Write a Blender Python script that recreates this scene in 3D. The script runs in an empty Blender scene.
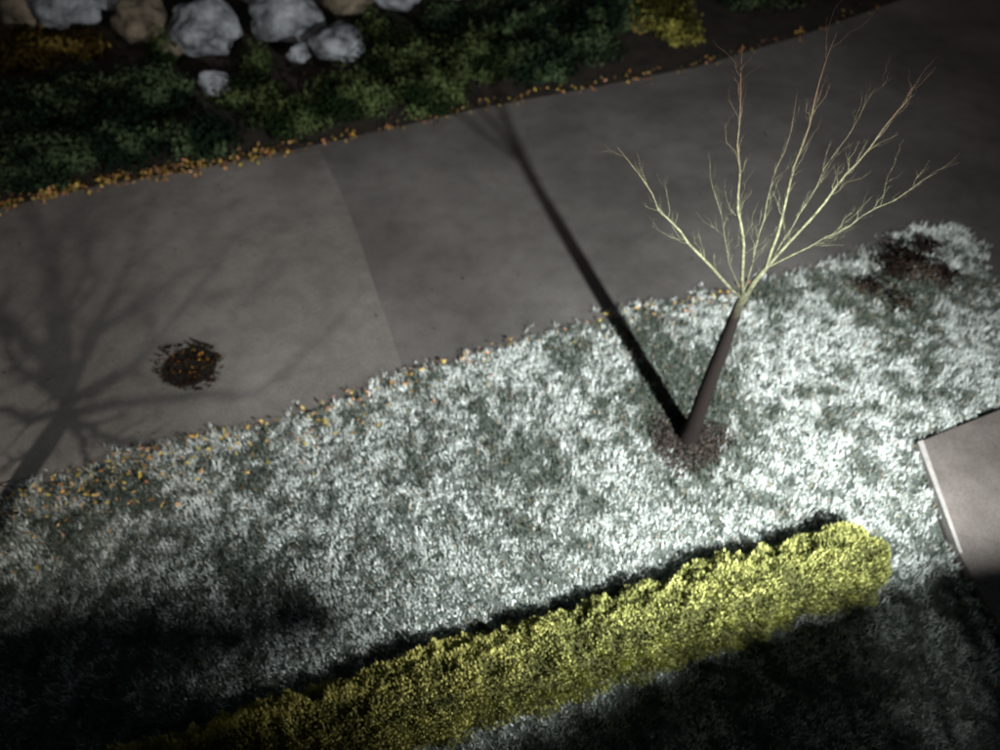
import bpy, math, random
import numpy as np
from mathutils import Vector, noise
random.seed(4); rng=np.random.default_rng(7)
S=bpy.context.scene
S.view_settings.view_transform='Standard'; S.view_settings.look='None'; S.view_settings.exposure=0
H=8.0; P=math.radians(50); F=770.0
def ray(u,v):
    x=(u-500)/F; y=(375-v)/F
    return (x, math.cos(P)+y*math.sin(P), -math.sin(P)+y*math.cos(P))
def px(u,v,z=0.0):
    d=ray(u,v); t=(z-H)/d[2]; return (d[0]*t,d[1]*t,z)
def pxy(u,v,yy):
    d=ray(u,v); t=yy/d[1]; return Vector((d[0]*t,yy,H+d[2]*t))
# ---------- materials
def mat(name, c1, c2, scale=5, rough=0.85, bump=0.3, detail=8, bscale=None, spec=0.25, stain=0):
    m=bpy.data.materials.new(name); m.use_nodes=True; n=m.node_tree.nodes; l=m.node_tree.links
    b=n['Principled BSDF']; b.inputs['Roughness'].default_value=rough; b.inputs['Specular IOR Level'].default_value=spec
    tc=n.new('ShaderNodeTexCoord'); t=n.new('ShaderNodeTexNoise'); t.inputs['Scale'].default_value=scale; t.inputs['Detail'].default_value=detail; t.inputs['Roughness'].default_value=.65
    l.new(tc.outputs['Object'],t.inputs['Vector'])
    r=n.new('ShaderNodeValToRGB'); r.color_ramp.elements[0].position=.33; r.color_ramp.elements[1].position=.68
    r.color_ramp.elements[0].color=(*c1,1); r.color_ramp.elements[1].color=(*c2,1)
    l.new(t.outputs['Fac'],r.inputs['Fac']); src=r.outputs['Color']
    if stain:
        for sc,lo,hi,dk in ((.35,.40,.62,1-stain),(3.2,.30,.55,1-stain*.45),(45,.35,.6,1-stain*.9)):
            q=n.new('ShaderNodeTexNoise'); q.inputs['Scale'].default_value=sc; q.inputs['Detail'].default_value=5; l.new(tc.outputs['Object'],q.inputs['Vector'])
            k=n.new('ShaderNodeValToRGB'); k.color_ramp.elements[0].position=lo; k.color_ramp.elements[1].position=hi
            k.color_ramp.elements[0].color=(dk,dk*.99,dk*.98,1); k.color_ramp.elements[1].color=(1,1,1,1); l.new(q.outputs['Fac'],k.inputs['Fac'])
            mx=n.new('ShaderNodeMix'); mx.data_type='RGBA'; mx.blend_type='MULTIPLY'; mx.inputs['Factor'].default_value=1
            l.new(src,mx.inputs[6]); l.new(k.outputs['Color'],mx.inputs[7]); src=mx.outputs[2]
    l.new(src,b.inputs['Base Color'])
    t2=n.new('ShaderNodeTexNoise'); t2.inputs['Scale'].default_value=bscale or scale*8; t2.inputs['Detail'].default_value=6
    l.new(tc.outputs['Object'],t2.inputs['Vector'])
    bp=n.new('ShaderNodeBump'); bp.inputs['Strength'].default_value=bump; bp.inputs['Distance'].default_value=.02
    l.new(t2.outputs['Fac'],bp.inputs['Height']); l.new(bp.outputs['Normal'],b.inputs['Normal'])
    return m
def attmat(name, rough=.7, spec=.2):
    m=bpy.data.materials.new(name); m.use_nodes=True; n=m.node_tree.nodes; l=m.node_tree.links
    n.remove(n['Principled BSDF']); b=n.new('ShaderNodeBsdfDiffuse')
    l.new(b.outputs[0],n['Material Output'].inputs[0])
    a=n.new('ShaderNodeAttribute'); a.attribute_name='Col'; l.new(a.outputs['Color'],b.inputs['Color'])
    return m
def link(o): S.collection.objects.link(o); return o
def obj(name, me, m, smooth=False):
    o=bpy.data.objects.new(name,me); me.materials.append(m)
    if smooth:
        me.polygons.foreach_set('use_smooth',[True]*len(me.polygons))
    return link(o)
def sheet(name, pts, z, m, thick=0):
    me=bpy.data.meshes.new(name); n=len(pts)
    v=[(p[0],p[1],z) for p in pts]; f=[list(range(n))]
    if thick:
        v+=[(p[0],p[1],z-thick) for p in pts]; f.append(list(range(n,2*n))[::-1])
        f+=[[i,i+n,(i+1)%n+n,(i+1)%n] for i in range(n)]
    me.from_pydata(v,[],f); me.update(); return obj(name,me,m)
def vnoise(x,y,sc,seed=0):
    r=np.random.default_rng(seed).random((256,256)); X=x*sc+100; Y=y*sc+100
    xi=np.floor(X).astype(int); yi=np.floor(Y).astype(int); fx=X-xi; fy=Y-yi
    fx=fx*fx*(3-2*fx); fy=fy*fy*(3-2*fy); g=lambda a,b:r[a%256,b%256]
    return (g(xi,yi)*(1-fx)+g(xi+1,yi)*fx)*(1-fy)+(g(xi,yi+1)*(1-fx)+g(xi+1,yi+1)*fx)*fy
def inpoly(x,y,poly):
    ins=np.zeros(len(x),bool); n=len(poly)
    for i in range(n):
        x1,y1=poly[i][:2]; x2,y2=poly[(i+1)%n][:2]
        if y1==y2: continue
        c=((y1>y)!=(y2>y))&(x<(x2-x1)*(y-y1)/(y2-y1)+x1); ins^=c
    return ins
def trimesh(name, V, per, C, m):
    N=V.shape[0]; me=bpy.data.meshes.new(name)
    me.vertices.add(N*per); me.vertices.foreach_set('co',V.reshape(-1).astype(np.float32))
    me.loops.add(N*per); me.loops.foreach_set('vertex_index',np.arange(N*per,dtype=np.int32))
    me.polygons.add(N); me.polygons.foreach_set('loop_start',np.arange(0,N*per,per,dtype=np.int32))
    try: me.polygons.foreach_set('loop_total',np.full(N,per,dtype=np.int32))
    except Exception: pass
    me.update(calc_edges=True)
    a=me.attributes.new('Col','FLOAT_COLOR','POINT')
    cc=np.ones((N*per,4),np.float32); cc[:,:3]=np.repeat(C,per,axis=0); a.data.foreach_set('color',cc.reshape(-1))
    return obj(name,me,m)
def rvec(n):
    v=rng.normal(size=(n,3)); return v/np.linalg.norm(v,axis=1,keepdims=True)
def leafquads(P0, size, nrm=None):
    n=len(P0); a=rvec(n); 
    if nrm is not None:
        a=np.cross(nrm+0.6*rvec(n),a); a/=np.linalg.norm(a,axis=1,keepdims=True)
    b=rvec(n) if nrm is None else nrm+.7*rvec(n)
    b=np.cross(a,b); b/=np.linalg.norm(b,axis=1,keepdims=True)
    s=size[:,None]
    return np.stack([P0-a*s,P0-b*s*.5,P0+a*s,P0+b*s*.5],1)
# ---------- ground & pavement
m_soil=mat('soil',(.012,.010,.008),(.035,.028,.02),3,.95,.8)
m_asph=mat('pavement_concrete',(.128,.120,.114),(.172,.162,.153),1.1,.85,.5,10,60,stain=.34)
m_asph2=mat('pavement_concrete_light',(.180,.168,.156),(.240,.224,.208),1.3,.85,.5,10,60,stain=.34)
m_pad=mat('pad_concrete',(.14,.122,.115),(.20,.178,.165),2.2,.85,.4,10,70,stain=.25)
m_turf=mat('turf',(.03,.04,.03),(.14,.16,.145),9,.95,.8)
sheet('ground',[(-300,-300),(300,-300),(300,300),(-300,300)],-.012,m_soil)
near=[(-260,590),(-120,545),(0,505),(130,455),(270,425),(400,378),(540,335),(640,312),(740,290),(850,258),(962,222)]
farE=[(900,0),(800,36),(700,66),(600,86),(480,108),(330,142),(200,168),(100,185),(0,208),(-200,255),(-420,310)]
nearw=[px(*p) for p in near]; farw=[px(*p) for p in farE]
rightpts=[px(985,270),px(1004,335),px(1080,420),(13,6.5,0),(30,12,0),(30,24,0),(14,19.5,0)]
sheet('pavement',nearw+rightpts+farw,0,m_asph)
tone_edge=[px(320,150),px(338,185),px(358,235),px(376,290),px(392,335),px(404,374)]
fl=[p for p in [px(270,425),px(130,455),px(0,505),px(-120,545),px(-260,590)]]
fr=[px(-420,310),px(-200,255),px(0,208),px(100,186),px(200,169)]
sheet('pavement',tone_edge+fl+fr,.004,m_asph2)  # lighter-toned sheet left of the edge
pad=[px(915,447),px(1000,413),(13,8.2,0),(13,1,0),(5.6,1,0),px(955,557)]
sheet('concrete_patio',pad,.10,m_pad,.14)
kp=[px(914,447,.0),px(919,445),px(958,557),px(955,558)]
m_kerb=mat('kerb_stone',(.28,.27,.26),(.4,.38,.36),8,.8,.3)
sheet('kerb',kp,.115,m_kerb,.14)
grasspoly=[p for p in nearw]+[px(985,270),px(1004,335),px(1080,400),px(1000,411),px(913,446),px(950,558),(5.6,.2,0),(-9,.2,0)]
sheet('turf_soil',[(p[0],p[1]) for p in grasspoly],.008,m_turf)
# ---------- grass
base=px(688,440); bx,by=base[:2]
N=70000
x=rng.uniform(-8.5,8.6,N); y=rng.uniform(1.2,10.3,N)
jx=x+(vnoise(x,y,3.,3)-.5)*.45+rng.normal(0,.05,N); jy=y+(vnoise(x,y,3.,4)-.5)*.45+rng.normal(0,.07,N)
k=inpoly(jx,jy,grasspoly)&(~inpoly(x,y,pad)); x=x[k];y=y[k]
def sm(a,b,t): t=np.clip((t-a)/(b-a),0,1); return t*t*(3-2*t)
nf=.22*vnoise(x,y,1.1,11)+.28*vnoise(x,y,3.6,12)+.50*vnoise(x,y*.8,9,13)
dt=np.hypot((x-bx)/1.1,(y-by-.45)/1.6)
frost_shade=3.1*(nf-.5)+.68
frost_shade-=.95*(1-sm(.3,1.15,dt))  # greener grass round the tree, its shade mixed into the colour
frost_shade-=.42*(1-sm(-5,-1.2,x))
frost_shade-=.60*np.exp(-((x-5.9)**2/.9+(y-8.3)**2/.7))
frost_shade-=.65*np.exp(-((x-4.2)**2/2.6+(y-8.35)**2/.20))  # strip of branch shade put into the blade colour
frost_shade-=.30*np.exp(-((x+.1)**2/.5+(y-6.3)**2/.2))
frost_shade-=.40*np.exp(-((x-2.2)**2/.7+(y-7.4)**2/.2))
frost_shade+=rng.normal(0,.20,len(x)); frost_shade=np.clip(frost_shade,0,1)
ring=np.hypot(x-bx,y-by+.02)
kk=(ring>.30+.15*rng.random(len(x))); x=x[kk];y=y[kk];frost_shade=frost_shade[kk]
nt=len(x); B=8
tx=np.repeat(x,B)+rng.normal(0,.026,nt*B); ty=np.repeat(y,B)+rng.normal(0,.026,nt*B); fr_=np.clip(np.repeat(frost_shade,B)+rng.normal(0,.12,nt*B),0,1)
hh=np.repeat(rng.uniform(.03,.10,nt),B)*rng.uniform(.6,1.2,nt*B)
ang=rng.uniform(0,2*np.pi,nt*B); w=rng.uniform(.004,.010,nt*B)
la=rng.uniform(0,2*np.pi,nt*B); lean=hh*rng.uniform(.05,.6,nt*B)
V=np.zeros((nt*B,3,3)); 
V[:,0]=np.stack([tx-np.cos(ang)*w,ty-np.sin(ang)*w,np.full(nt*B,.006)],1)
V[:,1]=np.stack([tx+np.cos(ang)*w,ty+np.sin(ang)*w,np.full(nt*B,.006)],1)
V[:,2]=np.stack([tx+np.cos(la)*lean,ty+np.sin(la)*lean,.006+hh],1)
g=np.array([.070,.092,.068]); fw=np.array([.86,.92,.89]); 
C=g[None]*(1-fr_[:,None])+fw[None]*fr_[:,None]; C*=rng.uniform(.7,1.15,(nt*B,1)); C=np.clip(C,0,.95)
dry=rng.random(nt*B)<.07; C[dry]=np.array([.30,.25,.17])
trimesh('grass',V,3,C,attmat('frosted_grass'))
# mulch ring
m_mulch=attmat('mulch')
n=3200; r=.44*np.sqrt(rng.random(n)); a=rng.uniform(0,6.283,n); r*=1+.35*np.sin(a*3+1)*rng.random(n)
Pm=np.stack([bx+r*np.cos(a)*1.15,by-.03+r*np.sin(a),.015+.03*rng.random(n)+.05*np.clip(1-r/.42,0,1)],1)
trimesh('mulch_ring',leafquads(Pm,rng.uniform(.012,.035,n)),4,np.array([.055,.045,.040])[None]*rng.uniform(.4,1.5,(n,1)),m_mulch)
# ---------- hedge
def hedge():
    A=Vector(px(884,547,.25)); Bp=Vector(px(60,815,.25)); A.z=Bp.z=0
    d=(Bp-A); L=d.length; d/=L; nn=Vector((-d.y,d.x,0)); W=.41; Ht=.42
    e=bpy.data.objects.new('hedge',None); link(e)
    vs=[];fs=[]; NS=90; NR=16
    def prof(s,th,sc=1.0):
        endr=min(1,math.sqrt(max(0,1-(1-min(1,s/.8))**2))+.02)
        ww=W*endr*(1+.24*(noise.noise(Vector((s*1.3,1,0))))+.16*noise.noise(Vector((s*4,th*1.5,3))))
        h=Ht*(.75+.25*endr)*(1+.14*noise.noise(Vector((s*.9,7,0)))+.14*noise.noise(Vector((s*3.5,th*2,9))))
        c=math.cos(th); sn=math.sin(th)
        q=ww*sc*math.copysign(abs(c)**.85,c)+.06*noise.noise(Vector((s*.7,4,4))); z=h*sc*abs(sn)**.7
        p=A+d*s+nn*q; return (p.x,p.y,z)
    for i in range(NS+1):
        for j in range(NR+1):
            vs.append(prof(L*i/NS,math.pi*j/NR,.88))
    for i in range(NS):
        for j in range(NR):
            a=i*(NR+1)+j; fs.append([a,a+1,a+NR+2,a+NR+1])
    me=bpy.data.meshes.new('twig_core'); me.from_pydata(vs,[],fs); me.update()
    o=obj('twig_core',me,mat('hedge_core',(.03,.032,.01),(.09,.09,.03),20,.95,.8),True); o.parent=e
    n=85000; ss=rng.random(n)*L; th=rng.random(n)*math.pi
    pts=np.array([prof(s,t,f) for s,t,f in zip(ss,th,rng.uniform(.84,1.10,n))])
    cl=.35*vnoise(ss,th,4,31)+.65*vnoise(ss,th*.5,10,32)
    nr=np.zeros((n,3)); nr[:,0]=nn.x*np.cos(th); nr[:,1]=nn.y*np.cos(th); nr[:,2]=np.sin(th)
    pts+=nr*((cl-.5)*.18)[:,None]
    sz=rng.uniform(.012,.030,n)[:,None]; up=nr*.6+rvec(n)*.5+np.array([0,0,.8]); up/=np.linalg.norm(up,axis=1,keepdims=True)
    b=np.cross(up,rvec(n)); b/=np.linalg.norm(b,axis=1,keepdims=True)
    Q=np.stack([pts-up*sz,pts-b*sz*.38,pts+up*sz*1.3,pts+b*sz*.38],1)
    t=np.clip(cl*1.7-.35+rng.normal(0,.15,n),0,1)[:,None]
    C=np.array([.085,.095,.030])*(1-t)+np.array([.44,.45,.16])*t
    f=np.clip((ss-3.6)/3.0,0,1)[:,None]; C=C*(1-f)+C*np.array([1.35,1.15,1.0])*f
    o=trimesh('foliage',Q,4,np.clip(C,0,.9),attmat('hedge_leaf')); o.parent=e
hedge()
# ---------- tubes (trees)
class Tubes:
    def __init__(s): s.v=[];s.f=[]
    def add(s,pts,rs,n=6):
        b=len(s.v); m=len(pts)
        for i,p in enumerate(pts):
            t=(pts[min(i+1,m-1)]-pts[max(i-1,0)]).normalized()
            a=t.orthogonal().normalized(); c=t.cross(a)
            if i==0: ref=a
            else:
                a=(ref-t*ref.dot(t)).normalized(); ref=a; c=t.cross(a)
            for j in range(n):
                q=2*math.pi*j/n; s.v.append(p+(a*math.cos(q)+c*math.sin(q))*rs[i])
        for i in range(m-1):
            for j in range(n):
                s.f.append([b+i*n+j,b+i*n+(j+1)%n,b+(i+1)*n+(j+1)%n,b+(i+1)*n+j])
        s.f.append([b+(m-1)*n+j for j in range(n)])
    def make(s,name,m):
        me=bpy.data.meshes.new(name); me.from_pydata([tuple(p) for p in s.v],[],s.f); me.update(); return obj(name,me,m,True)
def wob(a,b,n,amp,sag=0):
    out=[]; o=Vector((random.uniform(0,99),random.uniform(0,99),0))
    for i in range(n+1):
        t=i/n; p=a.lerp(b,t)
        w=noise.noise_vector(o+Vector((t*3,0,0)))*amp*math.sin(math.pi*min(1,t*1.0))*(b-a).length
        out.append(p+w+Vector((0,0,sag*math.sin(math.pi*t)*(b-a).length)))
    return out
def twigs(T,pts,rs,lvl,count,ln,spread=.9,up=.35,lo=.25,rmax=.008,rmin=.002):
    for _ in range(count):
        t=random.uniform(lo,.97)*(len(pts)-1); i=int(t); p=pts[i].lerp(pts[min(i+1,len(pts)-1)],t-i)
        dr=(pts[min(i+1,len(pts)-1)]-pts[max(0,i-1)]).normalized()
        q=(dr+Vector((random.gauss(0,1),random.gauss(0,1),random.gauss(0,1)))*spread*.6+Vector((0,0,up))).normalized()
        l=ln*random.uniform(.4,1.3); r0=max(min(rs[i]*.5,rmax*(.6**(1-lvl))),rmin)
        pp=wob(p,p+q*l,5,.16); rr=[r0*(1-.75*k/5) for k in range(6)]
        T.add(pp,rr,4)
        if lvl>0: twigs(T,pp,rr,lvl-1,3,l*.45,spread,up,lo,rmax,rmin)
# front tree
T=Tubes(); b0=Vector((bx,by,0)); fork=pxy(744,292,by+.03)
tr=wob(b0,fork,8,.008); tr[0]=b0; T.add(tr,[.14,.104,.096,.090,.084,.077,.068,.056,.036],12)
ends=[((741,46),.0,.019,0),((836,36),.2,.018,1),((910,95),.1,.020,1),((618,148),-.15,.019,0),((938,172),-.2,.010,1),
      ((798,90),.3,.008,0),((878,85),.3,.007,1),((705,150),.3,.005,0)]
stem2=pxy(766,268,by+.05)
T.add([tr[-2],tr[-1].lerp(stem2,.5),stem2],[.038,.030,.022],8)
for (e,dy,r,sx) in ends:
    E=pxy(*e,by+.03+dy); st=stem2 if sx else tr[-1].lerp(tr[-2],random.uniform(0,.3))
    L=(E-st).length; bow=Vector((E.x-st.x,E.y-st.y,0))*.04
    o_=Vector((e[0]*.37,e[1]*.11,0))
    pts=[st.lerp(E,k/12)+bow*math.sin(math.pi*k/12)+noise.noise_vector(o_+Vector((k*.5,0,0)))*.022*L*min(1,k/3) for k in range(13)]
    rs=[r*(1-.85*k/12) for k in range(13)]
    T.add(pts,rs,6); twigs(T,pts,rs,1,int(5+L*4.2),.36,.7,.5,.12,.0030,.0010)
m_bark=mat('lichen_bark',(.08,.085,.055),(.28,.29,.17),18,.85,.5)
nt_=m_bark.node_tree; nd=nt_.nodes; lk=nt_.links
tc=nd.new('ShaderNodeTexCoord'); sp=nd.new('ShaderNodeSeparateXYZ'); lk.new(tc.outputs['Object'],sp.inputs[0])
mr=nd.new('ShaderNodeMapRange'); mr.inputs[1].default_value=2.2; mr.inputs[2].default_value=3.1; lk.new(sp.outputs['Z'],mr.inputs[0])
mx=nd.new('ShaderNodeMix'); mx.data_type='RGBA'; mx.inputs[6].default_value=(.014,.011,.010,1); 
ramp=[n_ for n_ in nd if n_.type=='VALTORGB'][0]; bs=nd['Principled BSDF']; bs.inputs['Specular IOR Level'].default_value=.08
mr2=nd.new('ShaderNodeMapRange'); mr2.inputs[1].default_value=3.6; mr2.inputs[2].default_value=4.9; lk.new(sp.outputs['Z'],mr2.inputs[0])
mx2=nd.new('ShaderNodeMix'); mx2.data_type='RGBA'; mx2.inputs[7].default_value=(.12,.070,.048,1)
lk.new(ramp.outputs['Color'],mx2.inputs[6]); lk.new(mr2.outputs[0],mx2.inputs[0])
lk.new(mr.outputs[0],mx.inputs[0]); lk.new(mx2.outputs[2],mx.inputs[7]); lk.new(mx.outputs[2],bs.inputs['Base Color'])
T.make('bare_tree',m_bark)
# west tree, standing just beyond the left end of the lawn; its shadow falls over the pavement
L2=Vector((-6.7,-.1,4.8)); YT=3.7
def sh(u,v,dy=0):
    G=Vector(px(u,v)); s=(YT+dy-L2.y)/(G.y-L2.y); return L2+(G-L2)*s
T=Tubes()
m_dark=mat('dark_bark',(.020,.015,.012),(.042,.031,.024),14,.95,.5,spec=.05)
f0=sh(66,415); gb=Vector((f0.x+.0,YT,0))
tr2=wob(gb,f0,6,.03); tr2[0]=gb; T.add(tr2,[.16,.14,.13,.12,.115,.11,.09],10)
br=[([(66,410),(62,320),(45,250),(20,190)],.2,.06),([(66,405),(90,340),(125,270),(150,200)],.1,.05),
    ([(66,405),(130,370),(190,300),(240,230),(335,208)],.15,.046),([(66,415),(150,400),(260,390),(320,340),(372,285)],-.1,.038),
    ([(66,400),(30,340),(-10,300),(-60,270)],-.1,.05),([(90,340),(150,300),(200,260),(215,190)],.1,.03),
    ([(66,405),(110,385),(160,345),(145,290)],.1,.03),([(190,300),(250,290),(300,250)],.1,.021),
    ([(62,320),(90,260),(80,190)],.2,.028),([(240,230),(280,180),(320,160)],.1,.020),([(66,420),(110,440),(170,445),(240,440)],-.1,.028),([(125,270),(190,220),(260,200),(290,165)],-.1,.025),
    ([(66,405),(40,300),(60,230),(110,190)],.1,.025),([(66,405),(100,330),(170,280)],.2,.023),([(66,405),(20,370),(0,330),(10,280)],.2,.03),
    ([(66,405),(50,340),(95,290),(70,220)],.15,.025),([(66,415),(30,420),(0,410),(-40,390)],0,.035),([(160,345),(220,330),(250,300)],.1,.020),
    ([(260,390),(300,360),(330,310)],-.1,.018),([(66,420),(90,460),(150,480)],-.1,.025),([(66,420),(40,450),(10,460)],-.1,.025)]
for pl,dy,r in br:
    Q=[sh(*p,dy*(i/len(pl))) for i,p in enumerate(pl)]
    pts=[]
    for a,b in zip(Q[:-1],Q[1:]):
        for k in range(4): pts.append(a.lerp(b,k/4)+noise.noise_vector(a*3+Vector((k*.7,0,0)))*.04)
    pts.append(Q[-1]); m=len(pts); rs=[r*(1-.55*i/m) for i in range(m)]
    T.add(pts,rs,6); twigs(T,pts,rs,1,11,.34,.9,.05,.1,.011,.006)
T.make('bare_tree',m_dark)
# ---------- rocks
m_rock=mat('pale_granite',(.02,.023,.026),(.31,.33,.36),2.4,.85,1.0,10,12)
m_rock2=mat('tan_sandstone',(.03,.024,.018),(.17,.14,.10),2.8,.85,1.0,10,12)
import bmesh
def rocks(name,lst,m):
    bm=bmesh.new()
    for (u_,v_,rr,zz) in lst:
        c=Vector(px(u_,v_-12,zz)); dist=(c-Vector((0,0,H))).length; R=rr*dist/F*.86
        r=bmesh.ops.create_icosphere(bm,subdivisions=4,radius=1)
        o=Vector((random.uniform(0,50),random.uniform(0,50),3)); sx,sy,sz=random.uniform(.95,1.3),random.uniform(.8,1.1),random.uniform(.65,.9)
        for vv in r['verts']:
            p=vv.co.copy(); k=1+.42*noise.noise(p*1.1+o)+.20*noise.noise(p*2.6+o)+.06*noise.noise(p*8+o)
            p*=k; 
            for ax in (Vector((1,.3,.2)),Vector((-.4,1,.5)),Vector((.2,-.8,.7)),Vector((-.7,-.6,.1))):
                ax=ax.normalized(); dd=p.dot(ax)
                if dd>.85: p-=ax*(dd-.85)*.6
            vv.co=Vector((p.x*sx*R,p.y*sy*R,p.z*sz*R))+c
    me=bpy.data.meshes.new(name); bm.to_mesh(me); bm.free(); return obj(name,me,m,True)
rocks('rock_wall',[(285,28,34,.55),(338,56,25,.4),(205,40,30,.5),(62,14,26,.6),(398,4,22,.7),(215,95,14,.2),(110,0,24,.8),(448,-6,20,.7),(255,-12,26,1.0),(180,-22,30,1.0),(20,-18,30,1.0),(330,-50,30,1.2),(500,-30,24,.9),(300,66,12,.3)],m_rock)
rocks('rock_wall',[(140,30,26,.5),(345,6,24,.8),(20,20,20,.5),(400,-45,28,1.1),(100,-45,30,1.2),(200,2,18,.8),(560,-40,26,.9),(170,60,12,.2)],m_rock2)
# ---------- shrubs
def shrub(name,lst,c1,c2,dens=800,leaf=(.03,.07)):
    Ps=[];Ns=[]
    for (u_,v_,R,hh_) in lst:
        c=np.array(px(u_,v_,hh_*.35)); c[2]=0
        n=int(dens*R*R*4); d=rvec(n); d[:,2]=np.abs(d[:,2])
        lump=1+.55*(vnoise(d[:,0]*2+u_,d[:,1]*2+d[:,2],2.2,5)-.5)+.35*(vnoise(d[:,0]*2+v_,d[:,2]*2+d[:,1],6,6)-.5)
        r=(rng.uniform(.5,1.08,n)*lump)[:,None]
        Ps.append(c+d*np.array([R,R*.85,hh_])*r); Ns.append(d)
    Pp=np.concatenate(Ps);Nn=np.concatenate(Ns);n=len(Pp)
    t=np.clip(vnoise(Pp[:,0],Pp[:,1]+Pp[:,2],2.5,8)*2.6-1.1+rng.normal(0,.2,n),0,1)[:,None]
    return trimesh(name,leafquads(Pp,rng.uniform(*leaf,n),Nn),4,np.array(c1)*(1-t)+np.array(c2)*t,attmat(name+'_leaf'))
G1=(.006,.012,.007);G2=(.050,.074,.036)
shrub('evergreen_shrub',[(30,160,.9,.6),(110,135,1.0,.7),(200,135,.7,.5),(-40,120,1.4,.9),(150,90,.9,.6),(60,95,1.1,.6),(-90,200,1.2,.8)],G1,G2)
shrub('evergreen_shrub',[(290,115,.7,.45),(350,95,.8,.6),(430,88,.8,.6),(400,55,.9,.6),(480,55,.9,.6),(250,90,.7,.4),(255,62,.4,.5),(375,28,.4,.6),(165,50,.4,.5)],(.008,.015,.006),(.058,.080,.030))
shrub('evergreen_shrub',[(540,60,.8,.6),(590,42,.7,.6),(520,20,1.1,.8),(610,5,1.1,.8),(450,20,.8,.5),(750,-20,1.2,.8),(850,-40,1.4,.8)],G1,G2)
shrub('golden_shrub',[(655,8,.85,.7),(680,30,.5,.4)],(.03,.03,.008),(.28,.26,.06))
shrub('golden_shrub',[(25,50,.9,.5),(85,45,.6,.4),(640,22,.3,.3)],(.03,.02,.005),(.18,.13,.035),600)
shrub('dry_shrub',[(905,262,.45,.25),(938,275,.32,.2),(870,285,.28,.12),(900,300,.3,.10),(925,245,.3,.15)],(.015,.010,.008),(.06,.045,.035),1000,(.02,.05))
# ---------- fallen leaves
def leaves(name,U,Vv,z,c,size=(.02,.045)):
    Pp=np.array([px(a,b,0) for a,b in zip(U,Vv)]); Pp[:,2]=z+rng.random(len(Pp))*.03; n=len(Pp)
    nr=np.zeros((n,3)); nr[:,2]=1
    C=np.array(c)[None]*rng.uniform(.3,1.3,(n,1))*np.stack([np.ones(n),rng.uniform(.6,1.1,n),rng.uniform(.4,1.1,n)],1)
    return trimesh(name,leafquads(Pp,rng.uniform(*size,n),nr),4,C,attmat(name+'_mat'))
ue=[];ve=[]
fx=[p[0] for p in farE][::-1]; fy=[p[1] for p in farE][::-1]
for _ in range(1000):
    a=random.uniform(-60,880) if random.random()<.5 else random.uniform(-60,290)
    if noise.noise(Vector((a*.05,0,0)))<-.15 and random.random()<.7: continue
    ue.append(a); ve.append(np.interp(a,fx,fy)+random.gauss(-1,3.8))
leaves('fallen_leaves',ue,ve,.02,(.45,.32,.12),(.025,.055))
ue=[];ve=[]
nx=[p[0] for p in near]; ny=[p[1] for p in near]
for _ in range(380):
    a=random.gauss(120,110); 
    if a<-40: continue
    ue.append(a); ve.append(np.interp(a,nx,ny)+abs(random.gauss(0,32))-3)
for _ in range(170):
    a=random.uniform(300,750); ue.append(a); ve.append(np.interp(a,nx,ny)+abs(random.gauss(0,15))-3)
leaves('fallen_leaves',ue,ve,.07,(.52,.40,.17),(.018,.045))
ue=[];ve=[]
for _ in range(160):
    ue.append(random.uniform(-20,990)); ve.append(random.uniform(80,440))
leaves('fallen_leaves',ue,ve,.006,(.06,.045,.03),(.012,.028))
# storm drain with leaves
dc=Vector(px(190,367)); R=.36
bm=bmesh.new()
def ringpts(r,z,n=40): return [bm.verts.new((dc.x+r*math.cos(6.2832*i/n),dc.y+r*math.sin(6.2832*i/n),z)) for i in range(n)]
r1=ringpts(R,.006);r2=ringpts(R,.018);r3=ringpts(R-.05,.018);r4=ringpts(R-.05,.007)
for A_,B_ in((r1,r2),(r2,r3),(r3,r4)):
    for i in range(40): bm.faces.new([A_[i],A_[(i+1)%40],B_[(i+1)%40],B_[i]])
bm.faces.new(r4)
for k in range(-5,6):
    xx=k*.055; ly=math.sqrt(max(0,(R-.05)**2-xx*xx))
    v8=[bm.verts.new((dc.x+xx+a*.012,dc.y+b*ly,c)) for c in(.0075,.016) for a,b in((-1,-1),(1,-1),(1,1),(-1,1))]
    bm.faces.new(v8[4:]); 
    for i in range(4): bm.faces.new([v8[i],v8[(i+1)%4],v8[4+(i+1)%4],v8[4+i]])
me=bpy.data.meshes.new('storm_drain'); bm.to_mesh(me); bm.free()
obj('storm_drain',me,mat('cast_iron',(.008,.007,.006),(.02,.016,.014),20,.8,.4))
th=np.array([random.uniform(0,6.28) for _ in range(260)]); rr=34*np.sqrt(rng.random(260))
leaves('fallen_leaves',190+rr*np.cos(th),367+rr*.75*np.sin(th),.025,(.025,.018,.012),(.02,.05))
leaves('fallen_leaves',190+rr[:40]*.6*np.cos(th[:40]),367+rr[:40]*.45*np.sin(th[:40]),.05,(.35,.21,.05),(.015,.035))
# ---------- building behind the viewer with flood lamps, plus unseen boards added to block light
m_wall=mat('stucco',(.16,.15,.14),(.22,.2,.19),3,.9,.4)
def box(name,a,b,m,par=None):
    a=Vector(a);b=Vector(b); me=bpy.data.meshes.new(name)
    vs=[(X,Y,Z) for Z in(a.z,b.z) for X,Y in((a.x,a.y),(b.x,a.y),(b.x,b.y),(a.x,b.y))]
    me.from_pydata(vs,[],[(3,2,1,0),(4,5,6,7),(0,1,5,4),(1,2,6,5),(2,3,7,6),(3,0,4,7)]); me.update()
    o=obj(name,me,m); 
    if par: o.parent=par
    return o
bd=bpy.data.objects.new('apartment_building',None); link(bd)
box('wall',(-16,-8,-.01),(16,-.6,12),m_wall,bd)
m_gl=mat('window_glass',(.01,.01,.012),(.02,.02,.024),2,.1,.0,spec=.5); m_fr=mat('window_frame',(.5,.5,.48),(.6,.6,.58),5,.6,.1)
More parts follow.
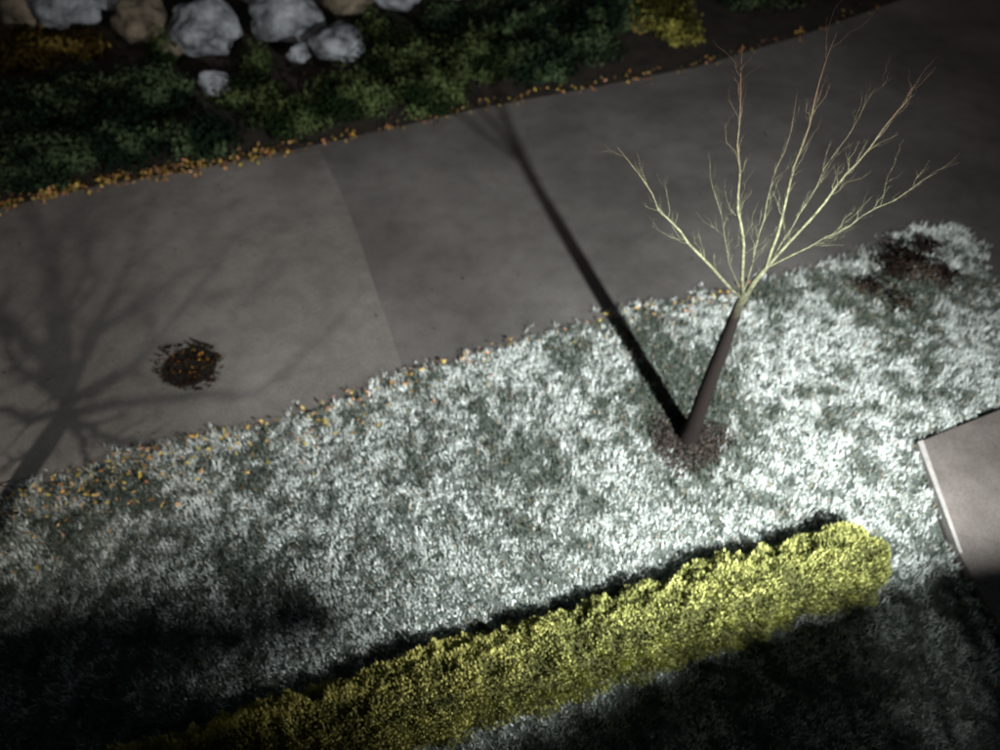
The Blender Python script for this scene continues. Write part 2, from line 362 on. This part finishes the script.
for i,xx in enumerate((-11,-4.5,-1,8.5,13)):
    for zz in (1,4.2,7.2):
        box('frame_%d'%i,(xx-.1,-.6,zz-.1),(xx+1.5,-.55,zz+1.5),m_fr,bd); box('glass_%d'%i,(xx,-.548,zz),(xx+1.4,-.54,zz+1.4),m_gl,bd)
Lp=Vector((4.45,0.0,4.8))
m_blocker=mat('blocker_boards',(.08,.05,.03),(.16,.11,.07),6,.8,.4)
zt=3.7; s_=(4.8-zt)/4.8
edge=[(px(-160,900)),px(60,880),px(300,820),px(420,760),px(560,688),px(700,622),px(940,546),px(1060,540)]  # outline follows the wanted shade edge on the ground
eg=[(Lp.x+(e[0]-Lp.x)*s_, e[1]*s_) for e in edge]
ex=[e[0] for e in eg]; ey=[e[1] for e in eg]
xx=ex[0]; i=0
while xx<ex[-1]+.6:
    yy=float(np.interp(xx+.06,ex,ey)); box('blocker_board_%d'%i,(xx,-.598,zt-.03),(xx+.135,yy,zt),m_blocker,bd); xx+=.14; i+=1  # unseen slatted slab, added to keep lamp light off the near ground
for yy in (-.45,-.05): box('blocker_joist',(ex[0],yy,zt-.17),(ex[-1]+.6,yy+.05,zt-.032),m_blocker,bd)
a0=Vector(px(60,655)); a1=Vector(px(335,625)); 
q0=Lp+(a0-Lp)*s_; q1=Lp+(a1-Lp)*s_
box('shade_bar',(q0.x,min(q0.y,q1.y)-.02,zt-.02),(q1.x-.19,max(q0.y,q1.y)+.03,zt+.03),m_blocker,bd)  # unseen bar, added to cast the dark band at lower left
box('shade_bar_end',(q1.x-.188,q1.y-.05,zt-.02),(q1.x,q1.y+.085,zt+.04),m_blocker,bd)  # wider end of the added bar, for the blob in its shadow
for xa in (q0.x+.12,q1.x-.1): box('shade_bar_arm',(xa,-.598,zt-.052),(xa+.02,q0.y,zt-.032),m_blocker,bd)  # supports of the added bar
mb=mat('lamp_metal',(.02,.02,.02),(.03,.03,.03),10,.5,.1)
def flood(Lp,aim,en,size,blend,soft,col):
    fl_=bpy.data.objects.new('wall_floodlight',None); link(fl_)
    box('bracket',(Lp.x-.05,-.6,4.78),(Lp.x+.05,Lp.y-.22,4.86),mb,fl_); box('housing',(Lp.x-.15,Lp.y-.22,4.70),(Lp.x+.15,Lp.y-.14,4.94),mb,fl_)
    ld=bpy.data.lights.new('floodlight_lamp','SPOT'); ld.energy=en; ld.color=col; ld.spot_size=math.radians(size); ld.spot_blend=blend; ld.shadow_soft_size=soft
    lo=link(bpy.data.objects.new('floodlight_lamp',ld)); lo.location=Lp
    lo.rotation_euler=(Vector(aim)-Lp).to_track_quat('-Z','Y').to_euler()
flood(Lp,(1.9,6.6,0),10200,90,1.0,.09,(.97,1.0,.985))
flood(L2,(-4.6,9.6,0),1350,60,.6,.07,(1.0,.92,.84))
# ---------- sky
w=bpy.data.worlds.new('World'); S.world=w; w.use_nodes=True; nn=w.node_tree.nodes
sk=nn.new('ShaderNodeTexSky'); sk.sky_type='NISHITA'; sk.sun_disc=False; sk.sun_elevation=math.radians(2); sk.sun_rotation=math.radians(150)
nn['Background'].inputs['Strength'].default_value=.065; w.node_tree.links.new(sk.outputs[0],nn['Background'].inputs[0])
sd=bpy.data.lights.new('sun','SUN'); sd.energy=.18; sd.angle=math.radians(12); sd.color=(1,.66,.64)
so=link(bpy.data.objects.new('sun',sd)); so.rotation_euler=(math.radians(35),0,math.radians(30))
# ---------- camera
cd=bpy.data.cameras.new('camera'); cd.sensor_width=36; cd.lens=F/1000*36; cd.clip_end=1000
cd.dof.use_dof=True; cd.dof.focus_distance=5.0; cd.dof.aperture_fstop=.72
co=link(bpy.data.objects.new('camera',cd)); co.location=(0,0,H); co.rotation_euler=(math.radians(90-50),0,0); S.camera=co
